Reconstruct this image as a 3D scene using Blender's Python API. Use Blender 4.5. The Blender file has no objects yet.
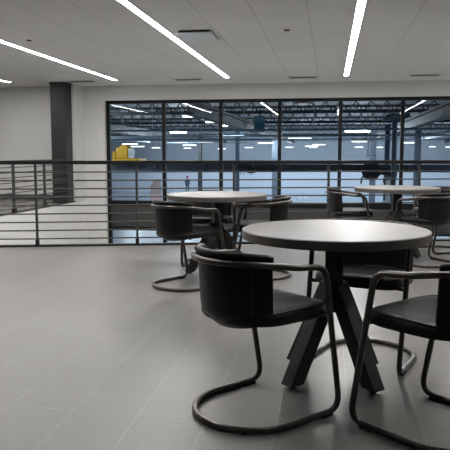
import bpy, bmesh, math, random
from mathutils import Vector, Matrix
random.seed(4)
C = bpy.context.scene.collection
PI = math.pi
EYE = 1.12            # camera height above the mezzanine floor
CEIL = 2.685
WALL_Y = 14.83

# ------------------------------------------------------------------ materials
def mat(name, col, rough=.5, metal=0., spec=.5, bump=0., bscale=40., var=0., vscale=6., coat=0.):
    m = bpy.data.materials.new(name); m.use_nodes = True
    nt = m.node_tree; b = nt.nodes['Principled BSDF']
    b.inputs['Base Color'].default_value = (*col, 1)
    b.inputs['Roughness'].default_value = rough
    b.inputs['Metallic'].default_value = metal
    b.inputs['Specular IOR Level'].default_value = spec
    b.inputs['Coat Weight'].default_value = coat
    tc = nt.nodes.new('ShaderNodeTexCoord')
    if var:
        n = nt.nodes.new('ShaderNodeTexNoise'); n.inputs['Scale'].default_value = vscale
        n.inputs['Detail'].default_value = 6
        nt.links.new(tc.outputs['Object'], n.inputs['Vector'])
        r = nt.nodes.new('ShaderNodeMapRange')
        r.inputs['From Min'].default_value = .3; r.inputs['From Max'].default_value = .7
        r.inputs['To Min'].default_value = 1 - var; r.inputs['To Max'].default_value = 1 + var
        nt.links.new(n.outputs['Fac'], r.inputs['Value'])
        mx = nt.nodes.new('ShaderNodeVectorMath'); mx.operation = 'SCALE'
        mx.inputs[0].default_value = col
        nt.links.new(r.outputs['Result'], mx.inputs['Scale'])
        nt.links.new(mx.outputs[0], b.inputs['Base Color'])
    if bump:
        n2 = nt.nodes.new('ShaderNodeTexNoise'); n2.inputs['Scale'].default_value = bscale
        n2.inputs['Detail'].default_value = 5
        nt.links.new(tc.outputs['Object'], n2.inputs['Vector'])
        bp = nt.nodes.new('ShaderNodeBump'); bp.inputs['Strength'].default_value = bump
        bp.inputs['Distance'].default_value = .01
        nt.links.new(n2.outputs['Fac'], bp.inputs['Height'])
        nt.links.new(bp.outputs['Normal'], b.inputs['Normal'])
    return m

def emis(name, col, s):
    m = bpy.data.materials.new(name); m.use_nodes = True
    nt = m.node_tree; nt.nodes.clear()
    e = nt.nodes.new('ShaderNodeEmission'); o = nt.nodes.new('ShaderNodeOutputMaterial')
    e.inputs[0].default_value = (*col, 1); e.inputs[1].default_value = s
    nt.links.new(e.outputs[0], o.inputs[0]); return m

def brick_mat(name, col, col2, mortar, bw, rh, msize, offx, offy, rough, rot=0., speck=.1, bump=.2, stagger=.5, spec=.5):
    """tiles laid with rows along world Y: row height = rh across X, brick width = bw along Y"""
    m = bpy.data.materials.new(name); m.use_nodes = True
    nt = m.node_tree; b = nt.nodes['Principled BSDF']; L = nt.links.new
    tc = nt.nodes.new('ShaderNodeTexCoord')
    sep = nt.nodes.new('ShaderNodeSeparateXYZ'); L(tc.outputs['Object'], sep.inputs[0])
    ax = nt.nodes.new('ShaderNodeMath'); ax.operation = 'ADD'; ax.inputs[1].default_value = offx
    ay = nt.nodes.new('ShaderNodeMath'); ay.operation = 'ADD'; ay.inputs[1].default_value = offy
    L(sep.outputs['X'], ax.inputs[0]); L(sep.outputs['Y'], ay.inputs[0])
    cb = nt.nodes.new('ShaderNodeCombineXYZ'); L(ay.outputs[0], cb.inputs['X']); L(ax.outputs[0], cb.inputs['Y'])
    br = nt.nodes.new('ShaderNodeTexBrick'); L(cb.outputs[0], br.inputs['Vector'])
    br.offset = stagger; br.offset_frequency = 2; br.squash = 1
    br.inputs['Scale'].default_value = 1
    br.inputs['Brick Width'].default_value = bw; br.inputs['Row Height'].default_value = rh
    br.inputs['Mortar Size'].default_value = msize; br.inputs['Mortar Smooth'].default_value = .3
    br.inputs['Bias'].default_value = 0
    br.inputs['Color1'].default_value = (*col, 1); br.inputs['Color2'].default_value = (*col2, 1)
    br.inputs['Mortar'].default_value = (*mortar, 1)
    n = nt.nodes.new('ShaderNodeTexNoise'); n.inputs['Scale'].default_value = 55; n.inputs['Detail'].default_value = 8
    n.inputs['Roughness'].default_value = .75
    L(tc.outputs['Object'], n.inputs['Vector'])
    n3 = nt.nodes.new('ShaderNodeTexNoise'); n3.inputs['Scale'].default_value = 1.3; n3.inputs['Detail'].default_value = 5
    L(tc.outputs['Object'], n3.inputs['Vector'])
    ad = nt.nodes.new('ShaderNodeMath'); ad.operation = 'ADD'; L(n.outputs['Fac'], ad.inputs[0]); L(n3.outputs['Fac'], ad.inputs[1])
    r = nt.nodes.new('ShaderNodeMapRange'); r.inputs['From Min'].default_value = .6; r.inputs['From Max'].default_value = 1.4
    r.inputs['To Min'].default_value = 1 - speck; r.inputs['To Max'].default_value = 1 + speck
    L(ad.outputs[0], r.inputs['Value'])
    sc = nt.nodes.new('ShaderNodeVectorMath'); sc.operation = 'SCALE'
    L(br.outputs['Color'], sc.inputs[0]); L(r.outputs['Result'], sc.inputs['Scale'])
    L(sc.outputs[0], b.inputs['Base Color'])
    rr = nt.nodes.new('ShaderNodeMapRange'); rr.inputs['To Min'].default_value = rough - .08; rr.inputs['To Max'].default_value = rough + .08
    L(n3.outputs['Fac'], rr.inputs['Value']); L(rr.outputs['Result'], b.inputs['Roughness'])
    b.inputs['Specular IOR Level'].default_value = spec
    inv = nt.nodes.new('ShaderNodeMath'); inv.operation = 'SUBTRACT'; inv.inputs[0].default_value = 1
    L(br.outputs['Fac'], inv.inputs[1])
    mm = nt.nodes.new('ShaderNodeMath'); mm.operation = 'MULTIPLY_ADD'; mm.inputs[1].default_value = .15
    L(n.outputs['Fac'], mm.inputs[0]); L(inv.outputs[0], mm.inputs[2])
    bp = nt.nodes.new('ShaderNodeBump'); bp.inputs['Strength'].default_value = bump; bp.inputs['Distance'].default_value = .004
    L(mm.outputs[0], bp.inputs['Height']); L(bp.outputs['Normal'], b.inputs['Normal'])
    return m

def glass_mat(name, tint, ior=1.5):
    m = bpy.data.materials.new(name); m.use_nodes = True
    nt = m.node_tree; nt.nodes.clear(); L = nt.links.new
    t = nt.nodes.new('ShaderNodeBsdfTransparent'); t.inputs[0].default_value = (*tint, 1)
    g = nt.nodes.new('ShaderNodeBsdfGlossy'); g.inputs['Roughness'].default_value = .0
    f = nt.nodes.new('ShaderNodeFresnel'); f.inputs['IOR'].default_value = ior
    mx = nt.nodes.new('ShaderNodeMixShader'); o = nt.nodes.new('ShaderNodeOutputMaterial')
    L(f.outputs[0], mx.inputs[0]); L(t.outputs[0], mx.inputs[1]); L(g.outputs[0], mx.inputs[2]); L(mx.outputs[0], o.inputs[0])
    return m

M = {}
M['floor'] = brick_mat('floor_tile', (.138, .131, .126), (.154, .147, .141), (.235, .225, .214), .61, .2965, .0020,
                       2.0 - .02, 10 - .0 , .36, speck=.32, bump=.15, stagger=.333, spec=.7)
M['ceiling'] = brick_mat('ceiling_tile', (.76, .75, .74), (.78, .77, .76), (.45, .445, .44), 1.22, .61, .004,
                         -.955 + .61 * 20, -7.64 + 1.22 * 20, .9, speck=.03, bump=.3, stagger=.0, spec=.1)
M['wall'] = mat('wall_paint', (.64, .635, .62), .8, bump=.05, var=.02, vscale=2)
M['wallback'] = mat('back_wall_paint', (.16, .155, .15), .7)
M['wall_white'] = mat('fascia_paint', (.74, .735, .72), .75, bump=.05, var=.02, vscale=2)
M['base'] = mat('baseboard_vinyl', (.05, .05, .05), .6)
M['frame'] = mat('window_metal', (.004, .0045, .006), .5, .0, .25)
M['spandrel'] = mat('spandrel_panel', (.045, .045, .043), .5, .2, var=.05)
M['glass'] = glass_mat('window_glass', (.80, .865, .91))
M['column'] = mat('column_paint', (.017, .0175, .019), .42, .1, var=.06)
M['rail'] = mat('rail_steel', (.045, .043, .041), .5, .2, var=.08)
M['railtop'] = mat('rail_top', (.010, .0095, .0095), .45, .1, .35)
M['leather'] = mat('black_leather', (.0045, .0045, .005), .42, bump=.25, bscale=260, var=.2, vscale=30, spec=.32)
M['pipe_leather'] = mat('leather_binding', (.008, .008, .009), .45)
M['chairmetal'] = mat('gunmetal_tube', (.10, .092, .086), .30, .88, var=.15, vscale=14)
M['rubber'] = mat('rubber_glide', (.008, .008, .008), .7)
M['top'] = mat('table_laminate', (.225, .217, .212), .42, var=.08, vscale=5, bump=.06, bscale=90, spec=.5)
M['edge'] = mat('table_edge', (.15, .135, .122), .5, var=.12, vscale=16)
M['tbase'] = mat('table_base_steel', (.036, .032, .030), .48, .3, var=.15, vscale=12)
M['light'] = emis('light_diffuser', (1., .98, .95), 15.)
M['lighthousing'] = mat('light_housing', (.55, .55, .55), .5)
M['slot'] = mat('slot_dark', (.05, .05, .05), .7)
M['diffuser'] = mat('diffuser_white', (.72, .74, .77), .4)
M['hallfloor'] = mat('hall_epoxy', (.42, .50, .60), .35, var=.08, vscale=.3)
M['hallwall'] = mat('hall_wall_paint', (.66, .72, .82), .7, var=.05, vscale=.2)
M['hallwall_up'] = mat('hall_upper_cladding', (.27, .30, .345), .7, var=.08, vscale=.2)
M['halldeck'] = mat('hall_deck', (.13, .145, .16), .7, var=.12, vscale=.5)
M['joist'] = mat('joist_steel', (.03, .036, .043), .6, var=.1, vscale=1)
M['hallblue'] = mat('hall_blue_steel', (.05, .08, .13), .5, var=.1, vscale=1)
M['navy'] = mat('crane_navy', (.035, .05, .075), .5, var=.2, vscale=.6)
M['yellow'] = mat('hoist_yellow', (.85, .48, .02), .4, var=.05)
M['black'] = mat('black_machine', (.008, .008, .012), .5)
M['purple'] = mat('purple_ring', (.05, .02, .06), .5)
M['white'] = mat('white_machine', (.75, .8, .85), .5)
M['paleblue'] = mat('pale_blue_duct', (.17, .21, .27), .5, var=.08)
M['teal'] = mat('teal_banner', (.12, .32, .40), .7)
M['red'] = mat('red_sign', (.22, .01, .012), .5)
M['pink'] = mat('pink_wrap', (.55, .33, .34), .7)
M['brown'] = mat('brown_cardboard', (.30, .24, .24), .8)
M['cloth'] = mat('dark_work_clothes', (.05, .07, .11), .8)
M['redcap'] = mat('red_cap', (.40, .02, .05), .6)
M['skin'] = mat('skin', (.45, .28, .2), .6)
M['hbay'] = emis('highbay_lamp', (1., 1., .88), 1.6)
M['hbay2'] = emis('highbay_lamp_near', (.93, .97, 1.), 16.)
M['conduit'] = mat('conduit', (.20, .26, .32), .5)

# ------------------------------------------------------------------ mesh helpers
def box(bm, x0, x1, y0, y1, z0, z1):
    vs = [bm.verts.new((x, y, z)) for x in (x0, x1) for y in (y0, y1) for z in (z0, z1)]
    for f in ((0, 1, 3, 2), (4, 6, 7, 5), (0, 4, 5, 1), (2, 3, 7, 6), (0, 2, 6, 4), (1, 5, 7, 3)):
        bm.faces.new([vs[i] for i in f])
def bar(bm, a, b, w, h, up=Vector((0, 0, 1))):
    """rectangular bar from a to b, w wide (sideways), h high (along up)"""
    a = Vector(a); b = Vector(b); d = (b - a).normalized()
    s = d.cross(up).normalized(); u = s.cross(d).normalized()
    vs = []
    for p in (a, b):
        for i, j in ((-1, -1), (1, -1), (1, 1), (-1, 1)):
            vs.append(bm.verts.new(p + s * (i * w / 2) + u * (j * h / 2)))
    for f in ((3, 2, 1, 0), (4, 5, 6, 7), (0, 1, 5, 4), (1, 2, 6, 5), (2, 3, 7, 6), (3, 0, 4, 7)):
        bm.faces.new([vs[i] for i in f])
def tube(bm, pts, r, n=12, closed=False):
    pts = [Vector(p) for p in pts]; N = len(pts)
    radii = r if isinstance(r, (list, tuple)) else [r] * N
    tang = []
    for i in range(N):
        if closed: t = pts[(i + 1) % N] - pts[i - 1]
        else: t = pts[min(i + 1, N - 1)] - pts[max(i - 1, 0)]
        tang.append(t.normalized())
    up = Vector((0, 0, 1)) if abs(tang[0].z) < .9 else Vector((0, 1, 0))
    nrm = (up - tang[0] * up.dot(tang[0])).normalized()
    rings = []
    for i in range(N):
        if i: 
            nrm = nrm - tang[i] * nrm.dot(tang[i]); nrm.normalize()
        bn = tang[i].cross(nrm)
        rings.append([bm.verts.new(pts[i] + (nrm * math.cos(2 * PI * k / n) + bn * math.sin(2 * PI * k / n)) * radii[i]) for k in range(n)])
    for i in range(N if closed else N - 1):
        A = rings[i]; B = rings[(i + 1) % N]
        for k in range(n):
            bm.faces.new((A[k], A[(k + 1) % n], B[(k + 1) % n], B[k]))
    if not closed:
        bm.faces.new(list(reversed(rings[0]))); bm.faces.new(rings[-1])
def lathe(bm, prof, n=64, c=(0, 0, 0)):
    rings = []
    for (r, z) in prof:
        if r < 1e-6: rings.append([bm.verts.new((c[0], c[1], c[2] + z))])
        else: rings.append([bm.verts.new((c[0] + r * math.cos(2 * PI * k / n), c[1] + r * math.sin(2 * PI * k / n), c[2] + z)) for k in range(n)])
    for A, B in zip(rings, rings[1:]):
        for k in range(n):
            a = A[k % len(A)]; a2 = A[(k + 1) % n % len(A)]; b = B[k % len(B)]; b2 = B[(k + 1) % n % len(B)]
            q = []
            for v in (a, a2, b2, b):
                if v not in q: q.append(v)
            if len(q) > 2: bm.faces.new(q)
def fillet(pts, rad, seg=7):
    """round the corners of a polyline"""
    pts = [Vector(p) for p in pts]; out = [pts[0]]
    for i in range(1, len(pts) - 1):
        p = pts[i]; a = pts[i - 1] - p; b = pts[i + 1] - p
        r = rad[i] if isinstance(rad, (list, tuple)) else rad
        ang = a.angle(b); d = min(r / math.tan(ang / 2), a.length * .49, b.length * .49)
        p1 = p + a.normalized() * d; p2 = p + b.normalized() * d
        for k in range(seg + 1):
            t = k / seg; out.append(p1 * (1 - t) ** 2 + p * 2 * t * (1 - t) + p2 * t * t)
    out.append(pts[-1]); return out
def obj(name, bm, m, parent=None, bevel=0, smooth=True, mats=None):
    bmesh.ops.recalc_face_normals(bm, faces=bm.faces)
    me = bpy.data.meshes.new(name); bm.to_mesh(me); bm.free()
    for x in (mats or [m]): me.materials.append(x)
    o = bpy.data.objects.new(name, me); C.objects.link(o)
    if smooth:
        for p in me.polygons: p.use_smooth = True
        try: me.set_sharp_from_angle(angle=math.radians(40))
        except Exception: pass
    if bevel:
        b = o.modifiers.new('b', 'BEVEL'); b.width = bevel; b.segments = 2; b.limit_method = 'ANGLE'
    if parent: o.parent = parent
    return o
def tag(o, label, cat, group=None):
    o['label'] = label; o['category'] = cat
    if group: o['group'] = group
    return o
def thing(name, label, cat, loc=(0, 0, 0), rz=0, group=None):
    o = bpy.data.objects.new(name, None); C.objects.link(o); o.empty_display_size = .1
    o.location = loc; o.rotation_euler = (0, 0, rz)
    return tag(o, label, cat, group)
def struct(name, bm, m, **k):
    o = obj(name, bm, m, smooth=False, **k); o['kind'] = 'structure'; return o
def nb(): return bmesh.new()
def dup(o, parent=None):
    c = o.copy(); C.objects.link(c)
    if parent: c.parent = parent
    for ch in list(o.children): dup(ch, c)
    return c

# ------------------------------------------------------------------ setting
RAIL_S = .2651                                   # slope of the slab edge (dy/dx)
def rail_y(x): return 8.206 + RAIL_S * x
EX = -5.76                                       # edge of the left walkway
def prism(bm, poly, z0, z1):
    lo = [bm.verts.new((x, y, z0)) for x, y in poly]; hi = [bm.verts.new((x, y, z1)) for x, y in poly]
    bm.faces.new(lo[::-1]); bm.faces.new(hi)
    for i in range(len(poly)):
        j = (i + 1) % len(poly); bm.faces.new((lo[i], lo[j], hi[j], hi[i]))
XL, XR, YB = -10.0, 6.0, -3.0
OFF = .06
b = nb()
prism(b, [(XL, YB), (XR, YB), (XR, rail_y(XR) + OFF), (EX, rail_y(EX) + OFF), (EX, WALL_Y), (XL, WALL_Y)], -.35, 0)
struct('floor', b, M['floor'])
b = nb(); box(b, EX - .12, EX - .001, rail_y(EX) + OFF, WALL_Y, -3.4, -.351); 
struct('wall_atrium', b, M['wall_white'])
b = nb(); box(b, EX, EX + .015, rail_y(EX) + OFF + .01, WALL_Y, -.37, -.004)
struct('trim_1', b, M['wall_white'])
b = nb(); box(b, XL, XR, YB, WALL_Y, CEIL, CEIL + .15); struct('ceiling', b, M['ceiling'])
b = nb(); box(b, XL - .15, XL, YB, WALL_Y, -3.4, CEIL); struct('wall_left', b, M['wall'])
b = nb(); box(b, XR, XR + .15, YB, WALL_Y, -3.4, CEIL); struct('wall_right', b, M['wall'])
b = nb(); box(b, XL, XR, YB - .15, YB, -3.4, CEIL); struct('wall_back', b, M['wallback'])
b = nb(); box(b, EX - .12, XR, 0, WALL_Y, -3.5, -3.4); struct('floor_atrium', b, M['wall'])
# window wall with its opening
WX0, WX1, WZ0, WZ1, WT = -5.25, 5.75, -2.6, 2.345, .22
b = nb()
box(b, XL, WX0, WALL_Y, WALL_Y + WT, -3.4, CEIL + .15); box(b, WX1, XR + .15, WALL_Y, WALL_Y + WT, -3.4, CEIL + .15)
box(b, WX0, WX1, WALL_Y, WALL_Y + WT, WZ1, CEIL + .15); box(b, WX0, WX1, WALL_Y, WALL_Y + WT, -3.4, WZ0)
struct('wall_front', b, M['wall'])
b = nb(); box(b, XL, -6.13, WALL_Y - .015, WALL_Y, 0, .12); struct('baseboard_front', b, M['base'])

FY = WALL_Y + .10
win = bpy.data.objects.new('window_1', None); C.objects.link(win); win['kind'] = 'structure'
def wbox(name, x0, x1, z0, z1, y0=FY, y1=FY + .08, m='frame'):
    b = nb(); box(b, x0, x1, y0, y1, z0, z1); o = obj(name, b, M[m], win, smooth=False); return o
wbox('window_frame', WX0, WX0 + .085, WZ0, WZ1); wbox('window_frame', WX1 - .085, WX1, WZ0, WZ1)
wbox('window_frame', WX0 + .085, WX1 - .085, WZ1 - .075, WZ1); wbox('window_frame', WX0 + .085, WX1 - .085, WZ0, WZ0 + .08)
mx = [-3.85 + 1.355 * i for i in range(7)]
for x in mx: 
    wbox('mullion', x - .04, x + .04, WZ0 + .08, WZ1 - .075, FY - .004, FY + .084)
edges = [WX0 + .085] + [v for x in mx for v in (x - .04, x + .04)] + [WX1 - .085]
for i in range(0, len(edges), 2):
    a, c = edges[i], edges[i + 1]
    wbox('transom', a, c, -.137, -.010); wbox('transom', a, c, -.72, -.63)
    wbox('spandrel', a, c, -.63, -.137, FY + .01, FY + .06, 'spandrel')
    wbox('pane', a, c, -.010, WZ1 - .075, FY + .035, FY + .041, 'glass')
    wbox('pane', a, c, WZ0 + .08, -.72, FY + .035, FY + .041, 'glass')

b = nb(); box(b, -6.12, EX, 14.255, WALL_Y - .001, -.36, CEIL - .001); struct('wall_chase', b, M['wall'])
# square dark column by the window wall
col = thing('column', 'dark grey square column rising behind the railing at left', 'column', (-5.99, 14.05, 0))
b = nb(); box(b, -.178, .178, -.178, .178, 0, CEIL - .0); obj('shaft', b, M['column'], col, bevel=.008, smooth=False)
b = nb(); box(b, -.190, .190, -.190, .190, CEIL - .03, CEIL - .001); box(b, -.197, .197, -.197, .197, .0, .02)
obj('collar', b, M['black'], col, smooth=False)

# ------------------------------------------------------------------ ceiling lights, vents
ZL = CEIL
lights = [(-7.03, 5.2, 13.70, 'short far-left linear ceiling light whose end shows at the left edge'),
          (-4.575, 4.8, 13.66, 'linear ceiling light left of the square column top, running to the window wall'),
          (-2.13, 2.4, 13.56, 'linear ceiling light crossing the middle of the ceiling beside the white diffuser'),
          (.297, 2.4, 13.58, 'linear ceiling light straight above the tables, right of centre'),
          (2.74, 2.9, 13.58, 'linear ceiling light at the far right, seen mirrored in the window glass')]
for x, y0, y1, lab in lights:
    t = thing('ceiling_light', lab, 'ceiling light', (x, (y0 + y1) / 2, ZL), 0, 'linear ceiling lights')
    h = (y1 - y0) / 2
    b = nb(); box(b, -.041, .041, -h, h, -.012, -.002); obj('light_diffuser', b, M['light'], t, smooth=False)
    b = nb(); box(b, -.052, -.042, -h - .01, h + .01, -.014, -.0005); box(b, .042, .052, -h - .01, h + .01, -.014, -.0005)
    box(b, -.056, .056, -h - .01, -h - .001, -.014, -.0005); box(b, -.056, .056, h + .001, h + .01, -.014, -.0005)
    obj('light_frame', b, M['lighthousing'], t, smooth=False)
vt = thing('ceiling_diffuser', 'white square air diffuser hanging below the ceiling between two light lines', 'vent', (-1.755, 8.66, ZL))
b = nb(); box(b, -.235, .235, -.31, .31, -.045, -.030); obj('face_plate', b, M['diffuser'], vt, bevel=.004, smooth=False)
b = nb(); box(b, -.20, .20, -.27, .27, -.030, -.0005); obj('dark_throat', b, M['slot'], vt, smooth=False)
for x, lab in ((-5.39, 'linear slot vent above the square column'), (-3.01, 'linear slot vent left of the long middle light end'),
               (-.58, 'linear slot vent between the two brightest ceiling lights'), (1.86, 'linear slot vent at the right end of the ceiling')):
    t = thing('slot_vent', lab, 'vent', (x, 13.82, ZL), 0, 'slot vents along the window wall')
    b = nb(); box(b, -.30, .30, -.12, .12, -.012, -.0005); obj('vent_frame', b, M['lighthousing'], t, smooth=False)
    b = nb(); box(b, -.27, .27, .02, .08, -.016, -.0125); box(b, -.27, .27, -.08, -.02, -.016, -.0125); obj('slot', b, M['slot'], t, smooth=False)
for x, y, lab in ((-4.17, 8.74, 'small round sprinkler cover in the ceiling at upper left'), (-.57, 8.56, 'small round sprinkler cover in the ceiling left of the right-hand light')):
    b = nb(); lathe(b, [(0, -.012), (.03, -.012), (.04, -.006), (.04, -.0005), (0, -.0005)], 20)
    o = obj('sprinkler_cover', b, M['slot']); o.location = (x, y, ZL); tag(o, lab, 'sprinkler', 'ceiling sprinkler covers')

# ------------------------------------------------------------------ railings
def railing(name, label, A, B, posts, post_w, group, n_rod=9, base=True):
    A = Vector(A); B = Vector(B); d = (B - A); L = d.length; rz = math.atan2(d.y, d.x)
    t = thing(name, label, 'railing', (A.x, A.y, 0), rz, group)
    b = nb(); box(b, 0, L, -.03, .03, .985, 1.03); obj('top_rail', b, M['railtop'], t, bevel=.006, smooth=False)
    for k in range(n_rod):
        b = nb(); z = .098 + .0995 * k; tube(b, [(0, -.022, z), (L, -.022, z)], .0085, 8); obj('rod', b, M['rail'], t)
    for s in posts:
        b = nb(); box(b, s - post_w / 2, s + post_w / 2, -.012, .022, .0, .985); p = obj('post', b, M['rail'], t, bevel=.003, smooth=False)
        b = nb(); box(b, s - post_w * .8, s + post_w * .8, -.026, .035, .005, .085); obj('post_shoe', b, M['railtop'], p, bevel=.004, smooth=False)
    b = nb(); box(b, 0, L, -.025, .045, -.0, .022); obj('toe_strip', b, M['railtop'], t, smooth=False)
    return t
dirn = Vector((1, RAIL_S)).normalized()
A = (EX + .05, rail_y(EX + .05)); B = (XR - .02, rail_y(XR - .02))
ps = [(Vector((x, rail_y(x))) - Vector(A)).length for x in (-4.61, -3.454, -2.302, -1.157, -.011, 1.12, 2.27, 3.42, 4.56, 5.7)]
railing('railing', 'long dark steel railing with thin horizontal rods crossing behind the tables', A, B, [.04] + ps, .027, 'mezzanine railings')
railing('railing', 'short railing on the left walkway, seen through the long railing beside the column', (EX - .06, rail_y(EX) + .5), (EX - .06, 13.84), [.2, 1.53, 2.86, 4.19, 5.53], .066, 'mezzanine railings').scale.z = .955

# ------------------------------------------------------------------ tables
TD = .455
def make_table():
    t = bpy.data.objects.new('round_table', None); C.objects.link(t)
    b = nb(); lathe(b, [(0, .7495), (TD - .012, .7495), (TD - .009, .75), (TD - .002, .7485), (TD, .746), (TD, .745)], 128)
    # top skin and edge band are separate parts
    lathe(b, [(TD, .745), (0, .745)], 128)
    obj('tabletop', b, M['top'], t)
    b = nb(); lathe(b, [(0, .7445), (TD, .7445), (TD, .712), (TD - .003, .706), (TD - .012, .704), (0, .704)], 128)
    obj('edge_band', b, M['edge'], t)
    b = nb(); box(b, -.19, .19, -.19, .19, .694, .7035); obj('mounting_plate', b, M['tbase'], t, bevel=.003, smooth=False)
    b = nb(); box(b, -.044, .044, -.044, .044, .34, .6935); obj('post', b, M['tbase'], t, bevel=.004, smooth=False)
    for sx in (-1, 1):
        for sy in (-1, 1):
            d = Vector((sx, sy, 0)).normalized(); s = Vector((-d.y, d.x, 0))
            b = nb(); w = .037; top = d * .014; bot = d * .268; vs = []
            for p, z, h in ((top, .49, .045), (bot, .018, .042)):
                for i, j in ((-1, -1), (1, -1), (1, 1), (-1, 1)):
                    vs.append(b.verts.new(p + s * (i * w) + d * (j * h) + Vector((0, 0, z))))
            for f in ((3, 2, 1, 0), (4, 5, 6, 7), (0, 1, 5, 4), (1, 2, 6, 5), (2, 3, 7, 6), (3, 0, 4, 7)): b.faces.new([vs[i] for i in f])
            l = obj('leg', b, M['tbase'], t, bevel=.004, smooth=False)
            b = nb(); q = d * .268; lathe(b, [(0, .0), (.016, .0), (.016, .0175), (0, .0175)], 16, (q.x, q.y, 0)); obj('glide', b, M['rubber'], l)
    return t
tabs = [(.03, 3.215, 0, 'near round grey table with pedestal legs, largest of the three'),
        (-1.01, 5.83, .61, 'round grey table left of centre behind the nearest chair'),
        (.725, 7.28, .1, 'farthest round grey table by the railing at right')]
t0 = make_table()
for i, (x, y, r, lab) in enumerate(tabs):
    t = t0 if i == 0 else dup(t0)
    t.location = (x, y, 0); t.rotation_euler.z = r; tag(t, lab, 'table', 'round tables')

# ------------------------------------------------------------------ chairs
def arc(cx, cy, rx, ry, a0, a1, n, z0, z1=None):
    out = []
    for k in range(n + 1):
        t = k / n; a = a0 + (a1 - a0) * t
        out.append(Vector((cx + rx * math.cos(a), cy + ry * math.sin(a), z0 if z1 is None else z0 + (z1 - z0) * t)))
    return out
AW, ACY, AZ0, AZ1 = .262, -.235, .652, .688        # arm half width, arc centre, arm height front / back
def arm_z(y): 
    t = max(0, min(1, (-.10 - y) / .36)); return AZ0 + (AZ1 - AZ0) * t * t * (3 - 2 * t)
def make_chair():
    c = bpy.data.objects.new('cantilever_armchair', None); C.objects.link(c)
    r = .0135
    side = lambda s: fillet([(s * AW, ACY, arm_z(ACY)), (s * AW, -.085, AZ0), (s * (AW - .008), .030, .0145), (s * (AW - .012), -.13, .0145), (s * (AW - .012), -.26, .0145)],
                            [0, .075, .085, 0, 0], 8)
    back = [Vector((AW * math.cos(a), ACY + .27 * math.sin(a), 0)) for a in [PI * -k / 28 for k in range(29)]]
    for p in back: p.z = arm_z(p.y)
    b = nb(); tube(b, back, r, 12)
    obj('back_tube', b, M['chairmetal'], c)
    for s in (1, -1):
        pts = side(s)
        b = nb(); tube(b, pts, r, 12); l = obj('arm_and_leg', b, M['chairmetal'], c)
        b = nb(); box(b, s * (AW - .012) - .017, s * (AW - .012) + .017, -.085, -.025, -.0, .010); obj('glide', b, M['rubber'], l, bevel=.002, smooth=False)
    fl = [Vector(((AW - .012) * math.cos(a), -.26 + .245 * math.sin(a), .0145)) for a in [PI * -k / 28 for k in range(29)]]
    b = nb(); tube(b, fl, r, 12); fo = obj('floor_loop', b, M['chairmetal'], c)
    for a in (-PI * .27, -PI * .73):
        x = (AW - .012) * math.cos(a); y = -.26 + .245 * math.sin(a)
        b = nb(); lathe(b, [(0, 0), (.011, 0), (.011, .006), (0, .006)], 12, (x, y, 0)); obj('glide', b, M['rubber'], fo)
    # seat frame under the cushion, joined to both legs
    b = nb(); tube(b, fillet([(-.252, -.035, .440), (-.19, -.045, .440), (-.16, -.33, .440), (.16, -.33, .440), (.19, -.045, .440), (.252, -.035, .440)], .04), .0105, 10)
    tube(b, [(-.19, -.05, .440), (.19, -.05, .440)], .0105, 10)
    obj('seat_frame', b, M['chairmetal'], c)
    # seat cushion: rounded outline, crowned top, dropped rear
    b = nb(); n = 56; rings = []
    def outline(k):
        a = 2 * PI * k / n; ca, sa = math.cos(a), math.sin(a); e = .42 if sa > 0 else .85
        x = math.copysign(abs(ca) ** e, ca) * (.243 if sa > 0 else .238 ); y = math.copysign(abs(sa) ** e, sa)
        return x, (-.245 + y * (.262 if y > 0 else .205))
    prof = [(0, -.006), (.55, -.006), (.90, -.006), (.97, -.002), (1.0, .010), (1.0, .028), (.985, .044), (.93, .054), (.82, .056), (.6, .051), (.3, .046), (0, .044)]
    for (q, z) in prof:
        ring = []
        for k in range(n):
            x, y = outline(k); yy = -.245 + (y + .245) * q
            dz = .002 * max(0, (yy + .245) / .22) - .012 * max(0, -(yy + .245) / .2) - (.014 * max(0, (yy + .03) / .05) if yy > -.03 and z > .02 else 0)
            ring.append(b.verts.new((x * q, yy, .434 + z + dz * (1 if z > .02 else .35))))
            if q == 0: break
        rings.append(ring)
    for A_, B_ in zip(rings, rings[1:]):
        for k in range(n):
            q = []
            for v in (A_[k % len(A_)], A_[(k + 1) % n % len(A_)], B_[(k + 1) % n % len(B_)], B_[k % len(B_)]):
                if v not in q: q.append(v)
            if len(q) > 2: b.faces.new(q)
    st = obj('seat', b, M['leather'], c)
    b = nb(); pp = []
    for k in range(n):
        x, y = outline(k); dz = .002 * max(0, (y + .245) / .22) - .012 * max(0, -(y + .245) / .2) - .012 * max(0, (y + .03) / .05)
        pp.append((x * .965, -.245 + (y + .245) * .965, .434 + .0525 + dz))
    tube(b, pp, .0035, 6, closed=True); obj('seam_piping', b, M['pipe_leather'], st)
    # wrap-round back shell
    b = nb(); NU, NV = 40, 14; amax = math.radians(62)
    def sh(u, v, off):
        a = -amax + 2 * amax * u                    # 0 = rear centre
        ztop = .720 - .012 * abs(2 * u - 1) ** 2.2; zbot = .402 + .02 * abs(2 * u - 1) ** 2
        z = ztop + (zbot - ztop) * v
        rr = .2475 + .012 * max(0, 1 - v / .06) - .006 * v - .055 * max(0, (v - .72) / .28) ** 2.2 + off
        yc = -.235 + .012 * v
        return Vector((rr * math.sin(a), yc - (rr + .006) * math.cos(a), z))
    grid = {}
    for s, off in ((0, 0), (1, -.024)):
        for i in range(NU + 1):
            for j in range(NV + 1):
                u = i / NU; v = j / NV
                o_ = off
                p = sh(u, v, o_)
                if s == 1 and j == 0: p.z -= .004
                grid[s, i, j] = b.verts.new(p)
    for i in range(NU):
        for j in range(NV):
            b.faces.new((grid[0, i, j], grid[0, i + 1, j], grid[0, i + 1, j + 1], grid[0, i, j + 1]))
            b.faces.new((grid[1, i, j + 1], grid[1, i + 1, j + 1], grid[1, i + 1, j], grid[1, i, j]))
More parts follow.
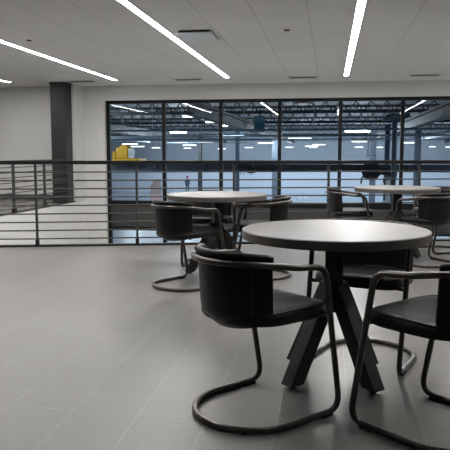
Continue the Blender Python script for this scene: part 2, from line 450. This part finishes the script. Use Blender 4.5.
    for i in range(NU):
        for j in (0, NV): b.faces.new((grid[0, i, j], grid[1, i, j], grid[1, i + 1, j], grid[0, i + 1, j]))
    for j in range(NV):
        for i in (0, NU): b.faces.new((grid[0, i, j], grid[0, i, j + 1], grid[1, i, j + 1], grid[1, i, j]))
    bk = obj('backrest', b, M['leather'], c)
    mid = lambda u, v: sh(u, v, -.012)
    path = [mid(0, j / 12) for j in range(12, -1, -1)] + [mid(i / 40, 0) for i in range(1, 41)] + [mid(1, j / 12) for j in range(1, 13)]
    b = nb(); tube(b, path, [.0150 if 12 < i < 54 else .0125 for i in range(len(path))], 10); obj('rolled_edge', b, M['leather'], bk)
    for uu in (.14, .86):
        b = nb(); tube(b, [sh(uu, j / 12, .0015) for j in range(1, 13)], .0022, 6); obj('seam', b, M['pipe_leather'], bk)
    # two saddles holding the shell to the tube
    for a in (-38, 38):
        a = math.radians(a); x = .262 * math.sin(a); y = ACY - .268 * math.cos(a)
        b = nb(); tube(b, [(x * .95, y + .012, arm_z(y)), (x, y, arm_z(y))], .008, 8)
        obj('back_bracket', b, M['chairmetal'], c)
    return c
def vec_rz(fx, fy): return math.atan2(-fx, fy)
chairs = [((-.148, 2.923), (.67, .74), 'nearest black leather armchair, back turned, left of the near table'),
          ((.292, 2.828), (-.75, .663), 'black leather armchair cut off by the right edge in front of the near table'),
          ((.13, 3.36), (-.36, -.93), 'black leather armchair tucked under the far side of the near table, facing us'),
          ((-1.062, 5.51), (.592, .806), 'black armchair at the front left of the left-hand table, back to us'),
          ((-.845, 5.87), (-1, -.02), 'black armchair at the right side of the left-hand table, in profile'),
          ((-1.17, 6.22), (.1, -1), 'black armchair mostly hidden on the far side of the left-hand table'),
          ((.47, 7.45), (1, .02), 'black armchair in profile left of the farthest table, against the railing'),
          ((.86, 6.98), (-.545, .839), 'black armchair in front of the farthest table, dark back towards us at right'),
          ((1.05, 7.62), (-.9, -.42), 'black armchair behind the farthest table, only its edge showing at far right')]
c0 = make_chair()
for i, (p, f, lab) in enumerate(chairs):
    c = c0 if i == 0 else dup(c0)
    c.location = (p[0], p[1], 0); c.rotation_euler.z = vec_rz(*f)
    tag(c, lab, 'chair', 'cantilever armchairs around the tables')

# ------------------------------------------------------------------ industrial hall beyond the window
HZ, HY0, HY1, HX0, HX1, HC = -3.0, WALL_Y + WT, 67., -34., 34., 3.6
b = nb(); box(b, HX0, HX1, HY0, HY1, HZ - .1, HZ); struct('floor_hall', b, M['hallfloor'])
b = nb(); box(b, HX0, HX1, HY1, HY1 + .2, HZ, .0); struct('wall_hall_lower', b, M['hallwall'])
b = nb(); box(b, HX0, HX1, HY1, HY1 + .2, .001, HC + .2); struct('wall_hall_upper', b, M['hallwall_up'])
b = nb(); box(b, HX0 - .2, HX0, HY0, HY1, HZ, HC + .2); struct('wall_hall_left', b, M['hallwall_up'])
b = nb(); box(b, HX1, HX1 + .2, HY0, HY1, HZ, HC + .2); struct('wall_hall_right', b, M['hallwall_up'])
b = nb(); box(b, HX0, HX1, HY0, HY1, HC, HC + .2); struct('ceiling_hall', b, M['halldeck'])

# pixel of the photo -> point of the place at a given depth along Y (used only for distances that were measured)
TH = math.atan(72 / 650); YAW = math.atan(105 / math.hypot(650, 72))
FW = Vector((-math.sin(YAW) * math.cos(TH), math.cos(YAW) * math.cos(TH), -math.sin(TH)))
RT = Vector((math.cos(YAW), math.sin(YAW), 0)); UP = RT.cross(FW)
def at(px, py, Y):
    r = FW * 650 + RT * (px - 225) + UP * (225 - py)
    return r * (Y / r.y) + Vector((0, 0, EYE))

def joist():
    t = bpy.data.objects.new('roof_joist', None); C.objects.link(t)
    x0, x1, z0, z1 = -26., 24., 2.62, 3.42
    b = nb(); bar(b, (x0, 0, z0), (x1, 0, z0), .10, .12); obj('bottom_chord', b, M['joist'], t, smooth=False)
    b = nb(); bar(b, (x0, 0, z1 - .06), (x1, 0, z1 - .06), .10, .12); obj('top_chord', b, M['joist'], t, smooth=False)
    b = nb(); n = 92; s = (x1 - x0) / n
    for k in range(n):
        a = (x0 + k * s, 0, z0); c_ = (x0 + (k + 1) * s, 0, z1 - .06); d_ = (x0 + k * s, .02, z1 - .06); e_ = (x0 + (k + 1) * s, .02, z0)
        bar(b, a, c_, .042, .042, Vector((0, 1, 0))); bar(b, d_, e_, .042, .042, Vector((0, 1, 0)))
    obj('cross_web', b, M['joist'], t, smooth=False)
    return t
j0 = None
for i, y in enumerate((18.3, 24.3, 32.3, 42.5, 54.)):
    j = joist() if j0 is None else dup(j0)
    j0 = j0 or j; j.location = (0, y, 0)
    tag(j, 'dark open-web steel roof joist spanning the hall beyond the glass', 'roof joist', 'roof joists of the hall')
for x, lab in ((-10.5, 'left'), (-3.6, 'middle'), (3.2, 'right'), (11., 'far right')):
    b = nb(); box(b, -.14, .14, 16.5, 66., 2.42, 2.48); box(b, -.03, .03, 16.5, 66, 2.16, 2.42); box(b, -.14, .14, 16.5, 66, 2.10, 2.16)
    o = obj('roof_girder', b, M['joist'], smooth=False); o.location.x = x
    tag(o, lab + ' steel girder running away from the glass under the hall roof', 'roof girder', 'roof girders of the hall')
for x, z, lab in ((-17., 2.27, 'long round air duct under the hall roof at left'), (7.2, 2.27, 'long round air duct under the hall roof at right')):
    b = nb(); tube(b, [(0, 18, 0), (0, 60, 0)], .22, 20)
    for k in range(15): tube(b, [(0, 18 + 3 * k, 0), (0, 18.08 + 3 * k, 0)], .24, 20)
    o = obj('air_duct', b, M['paleblue']); o.location = (x, 0, z); tag(o, lab, 'duct', 'air ducts in the hall')
random.seed(9)
for k in range(13):                                   # pipes and conduits crossing under the roof
    y = 17.3 + 1.7 * k; z = 1.72 + .06 * (k % 4); tl = random.uniform(-.08, .06)
    xa = random.uniform(-15.5, -2); xb = xa + random.uniform(8, 18)
    b = nb(); tube(b, [(xa, y, z), (xb, y + tl * (xb - xa) * .6, z)], random.choice((.02, .03)), 8)
    for q in range(4):
        f_ = (q + .5) / 4; X = xa + (xb - xa) * f_; Yq = y + tl * (xb - xa) * .6 * f_
        bar(b, (X, Yq, z), (X, Yq, HC), .015, .015, Vector((0, 1, 0)))
    o = obj('ceiling_conduit', b, M['conduit']); tag(o, 'thin pipe hanging level under the hall roof', 'pipe', 'pipes under the hall roof')

# hanging lamps of the hall: (x0, x1, y, near?)
HB = [(122.3, 137.5, 143.8), (130.3, 144, 146.2), (152, 160, 147.5), (183, 194, 115.5), (206, 216, 121.4), (170.8, 186, 131.8), (183, 196, 144.9),
      (198, 213, 142.3), (184, 191, 147.9), (218, 225.5, 148.5), (202.6, 206, 118.4), (221.7, 241.7, 124.3), (245, 252.5, 147.3), (258.3, 273, 142.8),
      (288.4, 311, 138), (285.5, 292.7, 147), (305.7, 317.6, 145.9), (313, 325, 144.3), (309.6, 317, 147.2), (346, 369, 130.4), (352.3, 366.4, 141.2),
      (355, 362.8, 146.9), (377, 382.6, 147), (404.2, 416.8, 142.4), (429.8, 435, 146.4), (446.4, 453, 146.9)]
names = {5: 'bright hanging hall lamp in the second window bay', 11: 'brightest hanging hall lamp, just right of the second window bar', 19: 'bright hanging hall lamp above the black cable reel',
         14: 'long hanging hall lamp in the middle of the fourth window bay'}
for i, (x0, x1, py) in enumerate(HB):
    big = i in (5, 11, 14, 19)
    Lm = 1.3 if big else 1.0
    Y = min(61., Lm * 650 / (x1 - x0), 1.22 * 650 / (153 - py))
    Lm = (x1 - x0) * Y / 650
    c_ = at((x0 + x1) / 2, py, Y)
    lab = names.get(i, 'small pale lamp hanging from the hall roof beyond the glass')
    t = thing('hanging_lamp', lab, 'lamp', c_, 0, 'hanging lamps in the hall')
    h = Lm / 2
    hh = .075 if i in (5, 11, 19) else .05
    b = nb(); box(b, -h, h, -.14, .14, -hh, 0); obj('lamp_panel', b, M['hbay2' if i in (5, 11, 19) else 'hbay'], t, smooth=False)
    b = nb(); box(b, -h - .03, h + .03, -.17, .17, .001, .04); obj('lamp_housing', b, M['conduit'], t, smooth=False)
    b = nb()
    for s in (-1, 1): tube(b, [(s * h * .8, 0, .04), (s * h * .8, 0, HC - c_.z)], .012, 6)
    obj('hanger', b, M['joist'], t)
    if Y > 30:
        l = bpy.data.lights.new('lamp_or_fill_light', 'POINT'); l.shadow_soft_size = .07; l.energy = 72; l.color = (.95, .98, 1.0)
        o = bpy.data.objects.new('lamp_or_fill_light', l); C.objects.link(o); o.location = (c_.x, c_.y, c_.z - .2)
for X, Y in ((-22, 24), (-14, 19), (10, 20), (18, 30), (-24, 44), (20, 50)):     # unseen fill lights, added beside the view to brighten the hall
    l = bpy.data.lights.new('lamp_or_fill_light', 'POINT'); l.shadow_soft_size = .3; l.energy = 150; l.color = (.95, .98, 1.0)
    o = bpy.data.objects.new('lamp_or_fill_light', l); C.objects.link(o); o.location = (X, Y, 2.)
l = bpy.data.lights.new('lamp_or_fill_light', 'POINT'); l.shadow_soft_size = .2; l.energy = 70; l.color = (1, .97, .9)  # fill light without a fixture, added to brighten the yellow hoist trolley
o = bpy.data.objects.new('lamp_or_fill_light', l); C.objects.link(o); o.location = (-9.5, 22.5, 2.4)
# columns of the hall
for px, Y, w, m, lab in ((237.5, 40, .22, 'hallblue', 'slim blue hall column beside the black hoist'), (276, 46, .5, 'paleblue', 'wide pale blue hall column at the third window bar'),
                  (373, 40, .35, 'paleblue', 'pale blue hall column behind the black cable reel'), (387, 34, .24, 'hallblue', 'blue hall column right of the black cable reel'),
                  (417.5, 42, .36, 'paleblue', 'pale blue hall column in the last full window bay'), (200, 52, .3, 'joist', 'dark hall column in the second window bay')):
    p = at(px, 153, Y)
    b = nb(); box(b, -w / 2, w / 2, -.03 - w / 2, -w / 2, HZ, 2.54); box(b, -w / 2, w / 2, w / 2, w / 2 + .03, HZ, 2.54); box(b, -.03, .03, -w / 2, w / 2, HZ, 2.54)
    o = obj('hall_column', b, M[m], smooth=False); o.location = (p.x, p.y, 0); tag(o, lab, 'column', 'columns in the hall')

# bridge crane
GY = 26.
zt, zb = at(225, 164, GY).z, at(225, 171.3, GY).z
g = thing('bridge_crane', 'dark navy bridge crane girder spanning the whole hall at eye height', 'crane', (0, GY, 0))
b = nb(); box(b, -25, 22, -.14, .14, zb + .04, zt - .03); obj('girder_web', b, M['navy'], g, smooth=False)
b = nb(); box(b, -25, 22, -.24, .24, zt - .03, zt); box(b, -25, 22, -.24, .24, zb, zb + .04); obj('girder_flange', b, M['hallblue'], g, smooth=False)
b = nb()
for k in range(24): box(b, -25 + k * 2, -24.96 + k * 2, -.22, .22, zb + .04, zt - .03)
obj('stiffener', b, M['navy'], g, smooth=False)
# yellow trolley on the crane
p0 = at(124, 160, GY - .6)
t = thing('hoist_trolley', 'yellow hoist trolley on the crane at the left end of the window', 'hoist', (p0.x, GY, zt))
s_ = .0405
b = nb(); box(b, -.55, .62, -.5, .5, 0.002, .22); obj('trolley_bed', b, M['yellow'], t, bevel=.02, smooth=False)
b = nb(); tube(b, [(-.15, -.2, .56), (-.15, .35, .56)], .22, 24); box(b, -.40, .10, -.42, .4, .225, .66); o = obj('motor_housing', b, M['yellow'], t, bevel=.03, smooth=False)
b = nb(); box(b, -.56, -.43, -.4, .1, .222, .50); obj('side_box', b, M['yellow'], t, bevel=.02, smooth=False)
b = nb(); box(b, .13, .22, -.42, .1, .222, .60); box(b, .22, .30, -.42, -.1, .40, .60); obj('white_cabinet', b, M['white'], t, bevel=.01, smooth=False)
# black hoist and black cable reel hanging below the crane
p = at(246, 168, GY - .5)
t = thing('chain_hoist', 'small black hoist hanging on the crane above the left-hand table', 'hoist', (p.x, GY - .5, p.z))
b = nb(); box(b, -.33, .28, -.2, .2, -.02, .16); box(b, .05, .36, -.16, .16, -.20, -.02); obj('motor_block', b, M['black'], t, bevel=.03, smooth=False)
b = nb()
for x in (-.2, -.08, .2): tube(b, [(x, 0, -.02), (x, 0, -.28)], .015, 6)
obj('chain', b, M['black'], t)
b = nb(); box(b, -.1, .1, -.05, .4, .16, .24); obj('trolley_bracket', b, M['black'], t, smooth=False)
p = at(371, 170.5, GY - .7)
t = thing('cable_reel', 'big black cable reel hanging in front of the crane above the farthest table', 'cable reel', (p.x, GY - .7, p.z))
def wheel(r, y0, y1, x=0):
    b = nb(); tube(b, [(x, y0, 0), (x, y1, 0)], r, 36); return b
obj('reel_flange', wheel(.33, -.22, -.18), M['black'], t); obj('reel_flange', wheel(.33, .14, .18), M['black'], t)
obj('cable_drum', wheel(.26, -.179, .139), M['purple'], t)
b = nb(); tube(b, [(.0 + .345 * math.cos(a), -.2, .345 * math.sin(a)) for a in [2 * PI * k / 40 for k in range(40)]], .02, 8, closed=True); obj('rim', b, M['black'], t)
b = nb(); box(b, .30, .62, -.2, .2, -.16, .10); box(b, .62, .86, -.15, .15, -.22, .0); obj('gearbox', b, M['black'], t, bevel=.03, smooth=False)
b = nb(); tube(b, [(.80, 0, -.02), (.90, 0, .10), (.95, 0, -.1), (.93, 0, -.34)], .02, 6); tube(b, [(.5, 0, -.2), (.46, 0, -.45)], .02, 6); tube(b, [(-.25, 0, -.2), (-.34, 0, -.30), (-.36, 0, -.5)], .035, 6); obj('hanging_cable', b, M['black'], t)
b = nb(); box(b, -.15, .15, .0, .55, .25, .33); obj('reel_bracket', b, M['black'], t, smooth=False)
# white pedestal machine below it
p = at(389, 200, 25)
t = thing('pedestal_machine', 'white machine on a stepped pedestal on the hall floor below the cable reel', 'machine', (p.x, 25, HZ))
h1 = at(389, 201, 25).z - HZ; h2 = at(389, 188, 25).z - HZ
b = nb(); box(b, -.28, .28, -.25, .25, 0, h1); obj('pedestal', b, M['white'], t, bevel=.02, smooth=False)
b = nb(); box(b, -.13, .13, -.13, .13, h1 + .001, h2 + .3); obj('machine_body', b, M['white'], t, bevel=.02, smooth=False)
b = nb(); box(b, -.18, .18, -.18, .18, h2 + .301, h2 + .42); obj('machine_head', b, M['paleblue'], t, bevel=.02, smooth=False)
# blue dust duct with elbow and hood
p = at(395, 118, 21)
t = thing('extraction_duct', 'blue vertical extraction duct with a rounded hood, left of the last window bar', 'duct', (p.x, 21, 0))
b = nb(); tube(b, fillet([(0, 0, HZ), (0, 0, p.z - .05), (.45, 0, p.z + .09)], .2), .08, 18); obj('duct_pipe', b, M['hallblue'], t)
b = nb(); tube(b, [(-.36, 0, p.z - .04), (-.2, 0, p.z + .02), (.05, 0, p.z + .05), (.25, 0, p.z + .02)], [.06, .11, .12, .08], 18); obj('duct_hood', b, M['paleblue'], t)
p = at(371, 140, 30)
t = thing('pipe_frame', 'thin white pipe frame hanging under the bright lamp in the fifth window bay', 'pipe frame', (p.x, 30, 0))
za, zc2 = at(371, 127, 30).z, at(371, 155.5, 30).z
b = nb(); tube(b, [(-.12, 0, za), (-.12, 0, zc2)], .028, 8); tube(b, [(.14, 0, za + .1), (.14, 0, at(371, 150, 30).z)], .022, 8); obj('upright', b, M['white'], t)
b = nb(); tube(b, [(-.22, 0, zc2), (.24, 0, zc2)], .025, 8); tube(b, [(-.12, 0, za), (.2, 0, za + .15)], .02, 8); tube(b, [(-.2, 0, zc2 + .16), (-.05, 0, zc2 + .2)], .03, 8); obj('crossbar', b, M['white'], t)
b = nb(); tube(b, [(-.12, 0, za), (-.12, 0, HC)], .01, 6); tube(b, [(.14, 0, za + .1), (.14, 0, HC)], .01, 6); obj('hanger', b, M['joist'], t)
# teal banner, red sign
p = at(258, 122, 29)
t = thing('banner', 'translucent teal banner hanging from the hall roof in the third window bay', 'banner', (p.x, 29, 0))
z1_, z0_ = at(258, 117, 29).z, at(258, 132, 29).z
b = nb(); box(b, -.18, .30, -.01, .01, z0_, z1_); obj('banner_cloth', b, M['teal'], t, smooth=False)
b = nb(); tube(b, [(-.2, 0, z1_ + .02), (.32, 0, z1_ + .02)], .018, 8); tube(b, [(.05, 0, z1_ + .02), (.05, 0, HC)], .008, 6); obj('banner_rod', b, M['joist'], t)
p = at(300.5, 101.5, 18.2)
t = thing('hanging_sign', 'dark red sign panel at the top of the fourth window bay', 'sign', (p.x, 18.2, p.z))
b = nb(); box(b, -.21, .21, -.03, .03, -.045, .06); obj('sign_panel', b, M['red'], t, smooth=False)
b = nb()
for s in (-.15, .15): tube(b, [(s, 0, .06), (s, 0, HC - p.z)], .008, 6)
obj('hanger', b, M['joist'], t)
# stack on the hall floor, white sacks, worker
def ground(px, py):
    r = FW * 650 + RT * (px - 225) + UP * (225 - py); return r * ((HZ - EYE) / r.z) + Vector((0, 0, EYE))
p = ground(156, 203)
t = thing('wrapped_pallet', 'pink and brown wrapped stack on the hall floor in the first window bay', 'pallet stack', (p.x, p.y, HZ))
b = nb(); box(b, -.45, .45, -.4, .4, 0, .12); obj('pallet', b, M['brown'], t, smooth=False)
b = nb(); box(b, -.42, .42, -.38, .38, .121, .75); obj('pink_bale', b, M['pink'], t, bevel=.05)
b = nb(); box(b, -.36, .40, -.36, .36, .751, 1.5); box(b, -.2, .36, -.3, .3, 1.501, 1.95); obj('carton_stack', b, M['brown'], t, bevel=.03)
for px, py, w, lab in ((299, 200, .5, 'smaller white sack on the hall floor, seen between the back chairs'), (304, 199.6, .7, 'larger white sack on the hall floor, seen between the back chairs'),
                       (262, 201, .9, 'white covered bundle on the hall floor behind the left-hand table edge')):
    p = ground(px, py); b = nb(); lathe(b, [(0, 0), (w * .5, 0), (w * .55, .12), (w * .48, .26), (w * .3, .36), (0, .4)], 20)
    o = obj('white_sack', b, M['white']); o.location = (p.x, p.y, HZ); tag(o, lab, 'sack', 'white sacks in the hall')
# worker: one continuous skinned body
p = ground(187.5, 193.5)
def person(loc, rz):
    V = [(0, 0, .95), (0, 0, 1.15), (0, 0, 1.38), (0, -.01, 1.50), (0, -.02, 1.60), (0, -.01, 1.72),
         (-.19, 0, 1.42), (-.26, .02, 1.14), (-.22, -.14, .94), (-.21, -.2, .88), (.19, 0, 1.42), (.26, .02, 1.14), (.22, -.14, .94), (.21, -.2, .88),
         (-.10, 0, .88), (-.12, -.02, .48), (-.12, .02, .08), (-.13, -.14, .03), (.10, 0, .88), (.12, -.02, .48), (.12, .02, .08), (.13, -.14, .03)]
    R = [.14, .13, .15, .06, .075, .085, .065, .048, .035, .03, .065, .048, .035, .03, .095, .065, .045, .035, .095, .065, .045, .035]
    E_ = [(0, 1), (1, 2), (2, 3), (3, 4), (4, 5), (2, 6), (6, 7), (7, 8), (8, 9), (2, 10), (10, 11), (11, 12), (12, 13), (0, 14), (14, 15), (15, 16), (16, 17), (0, 18), (18, 19), (19, 20), (20, 21)]
    me = bpy.data.meshes.new('person'); me.from_pydata(V, E_, []); o = bpy.data.objects.new('person', me); C.objects.link(o)
    me.materials.append(M['cloth'])
    m = o.modifiers.new('skin', 'SKIN'); m.use_smooth_shade = True
    for i, sv in enumerate(me.skin_vertices[0].data): sv.radius = (R[i], R[i]); sv.use_root = (i == 0)
    o.modifiers.new('sub', 'SUBSURF').levels = 1
    o.location = loc; o.rotation_euler.z = rz
    b = nb(); lathe(b, [(0, 1.83), (.07, 1.82), (.11, 1.77), (.125, 1.68), (.10, 1.66), (0, 1.66)], 20, (0, -.01, 0)); obj('red_cap', b, M['redcap'], o)
    b = nb(); lathe(b, [(0, 1.42), (.20, 1.40), (.21, 1.28), (.17, 1.0), (.16, .92), (0, .92)], 20); obj('work_vest', b, M['hallblue'], o)
    return tag(o, 'person in dark work clothes and red cap standing in the hall', 'person')
person((p.x, p.y, HZ + .0), .3)

# ------------------------------------------------------------------ light, world, camera
w = bpy.data.worlds.new('World'); bpy.context.scene.world = w; w.use_nodes = True
w.node_tree.nodes['Background'].inputs[0].default_value = (.5, .55, .6, 1); w.node_tree.nodes['Background'].inputs[1].default_value = .05
cam = bpy.data.cameras.new('camera'); co = bpy.data.objects.new('camera', cam); C.objects.link(co)
cam.sensor_width = 36; cam.lens = 36 * 650 / 450; cam.clip_end = 300
co.location = (0, 0, EYE)
co.rotation_euler = (PI / 2 - TH, 0, YAW)
sc = bpy.context.scene; sc.camera = co
sc.view_settings.view_transform = 'Standard'; sc.view_settings.look = 'None'; sc.view_settings.gamma = 1
sc.view_settings.use_curve_mapping = False; sc.view_settings.exposure = 1.92
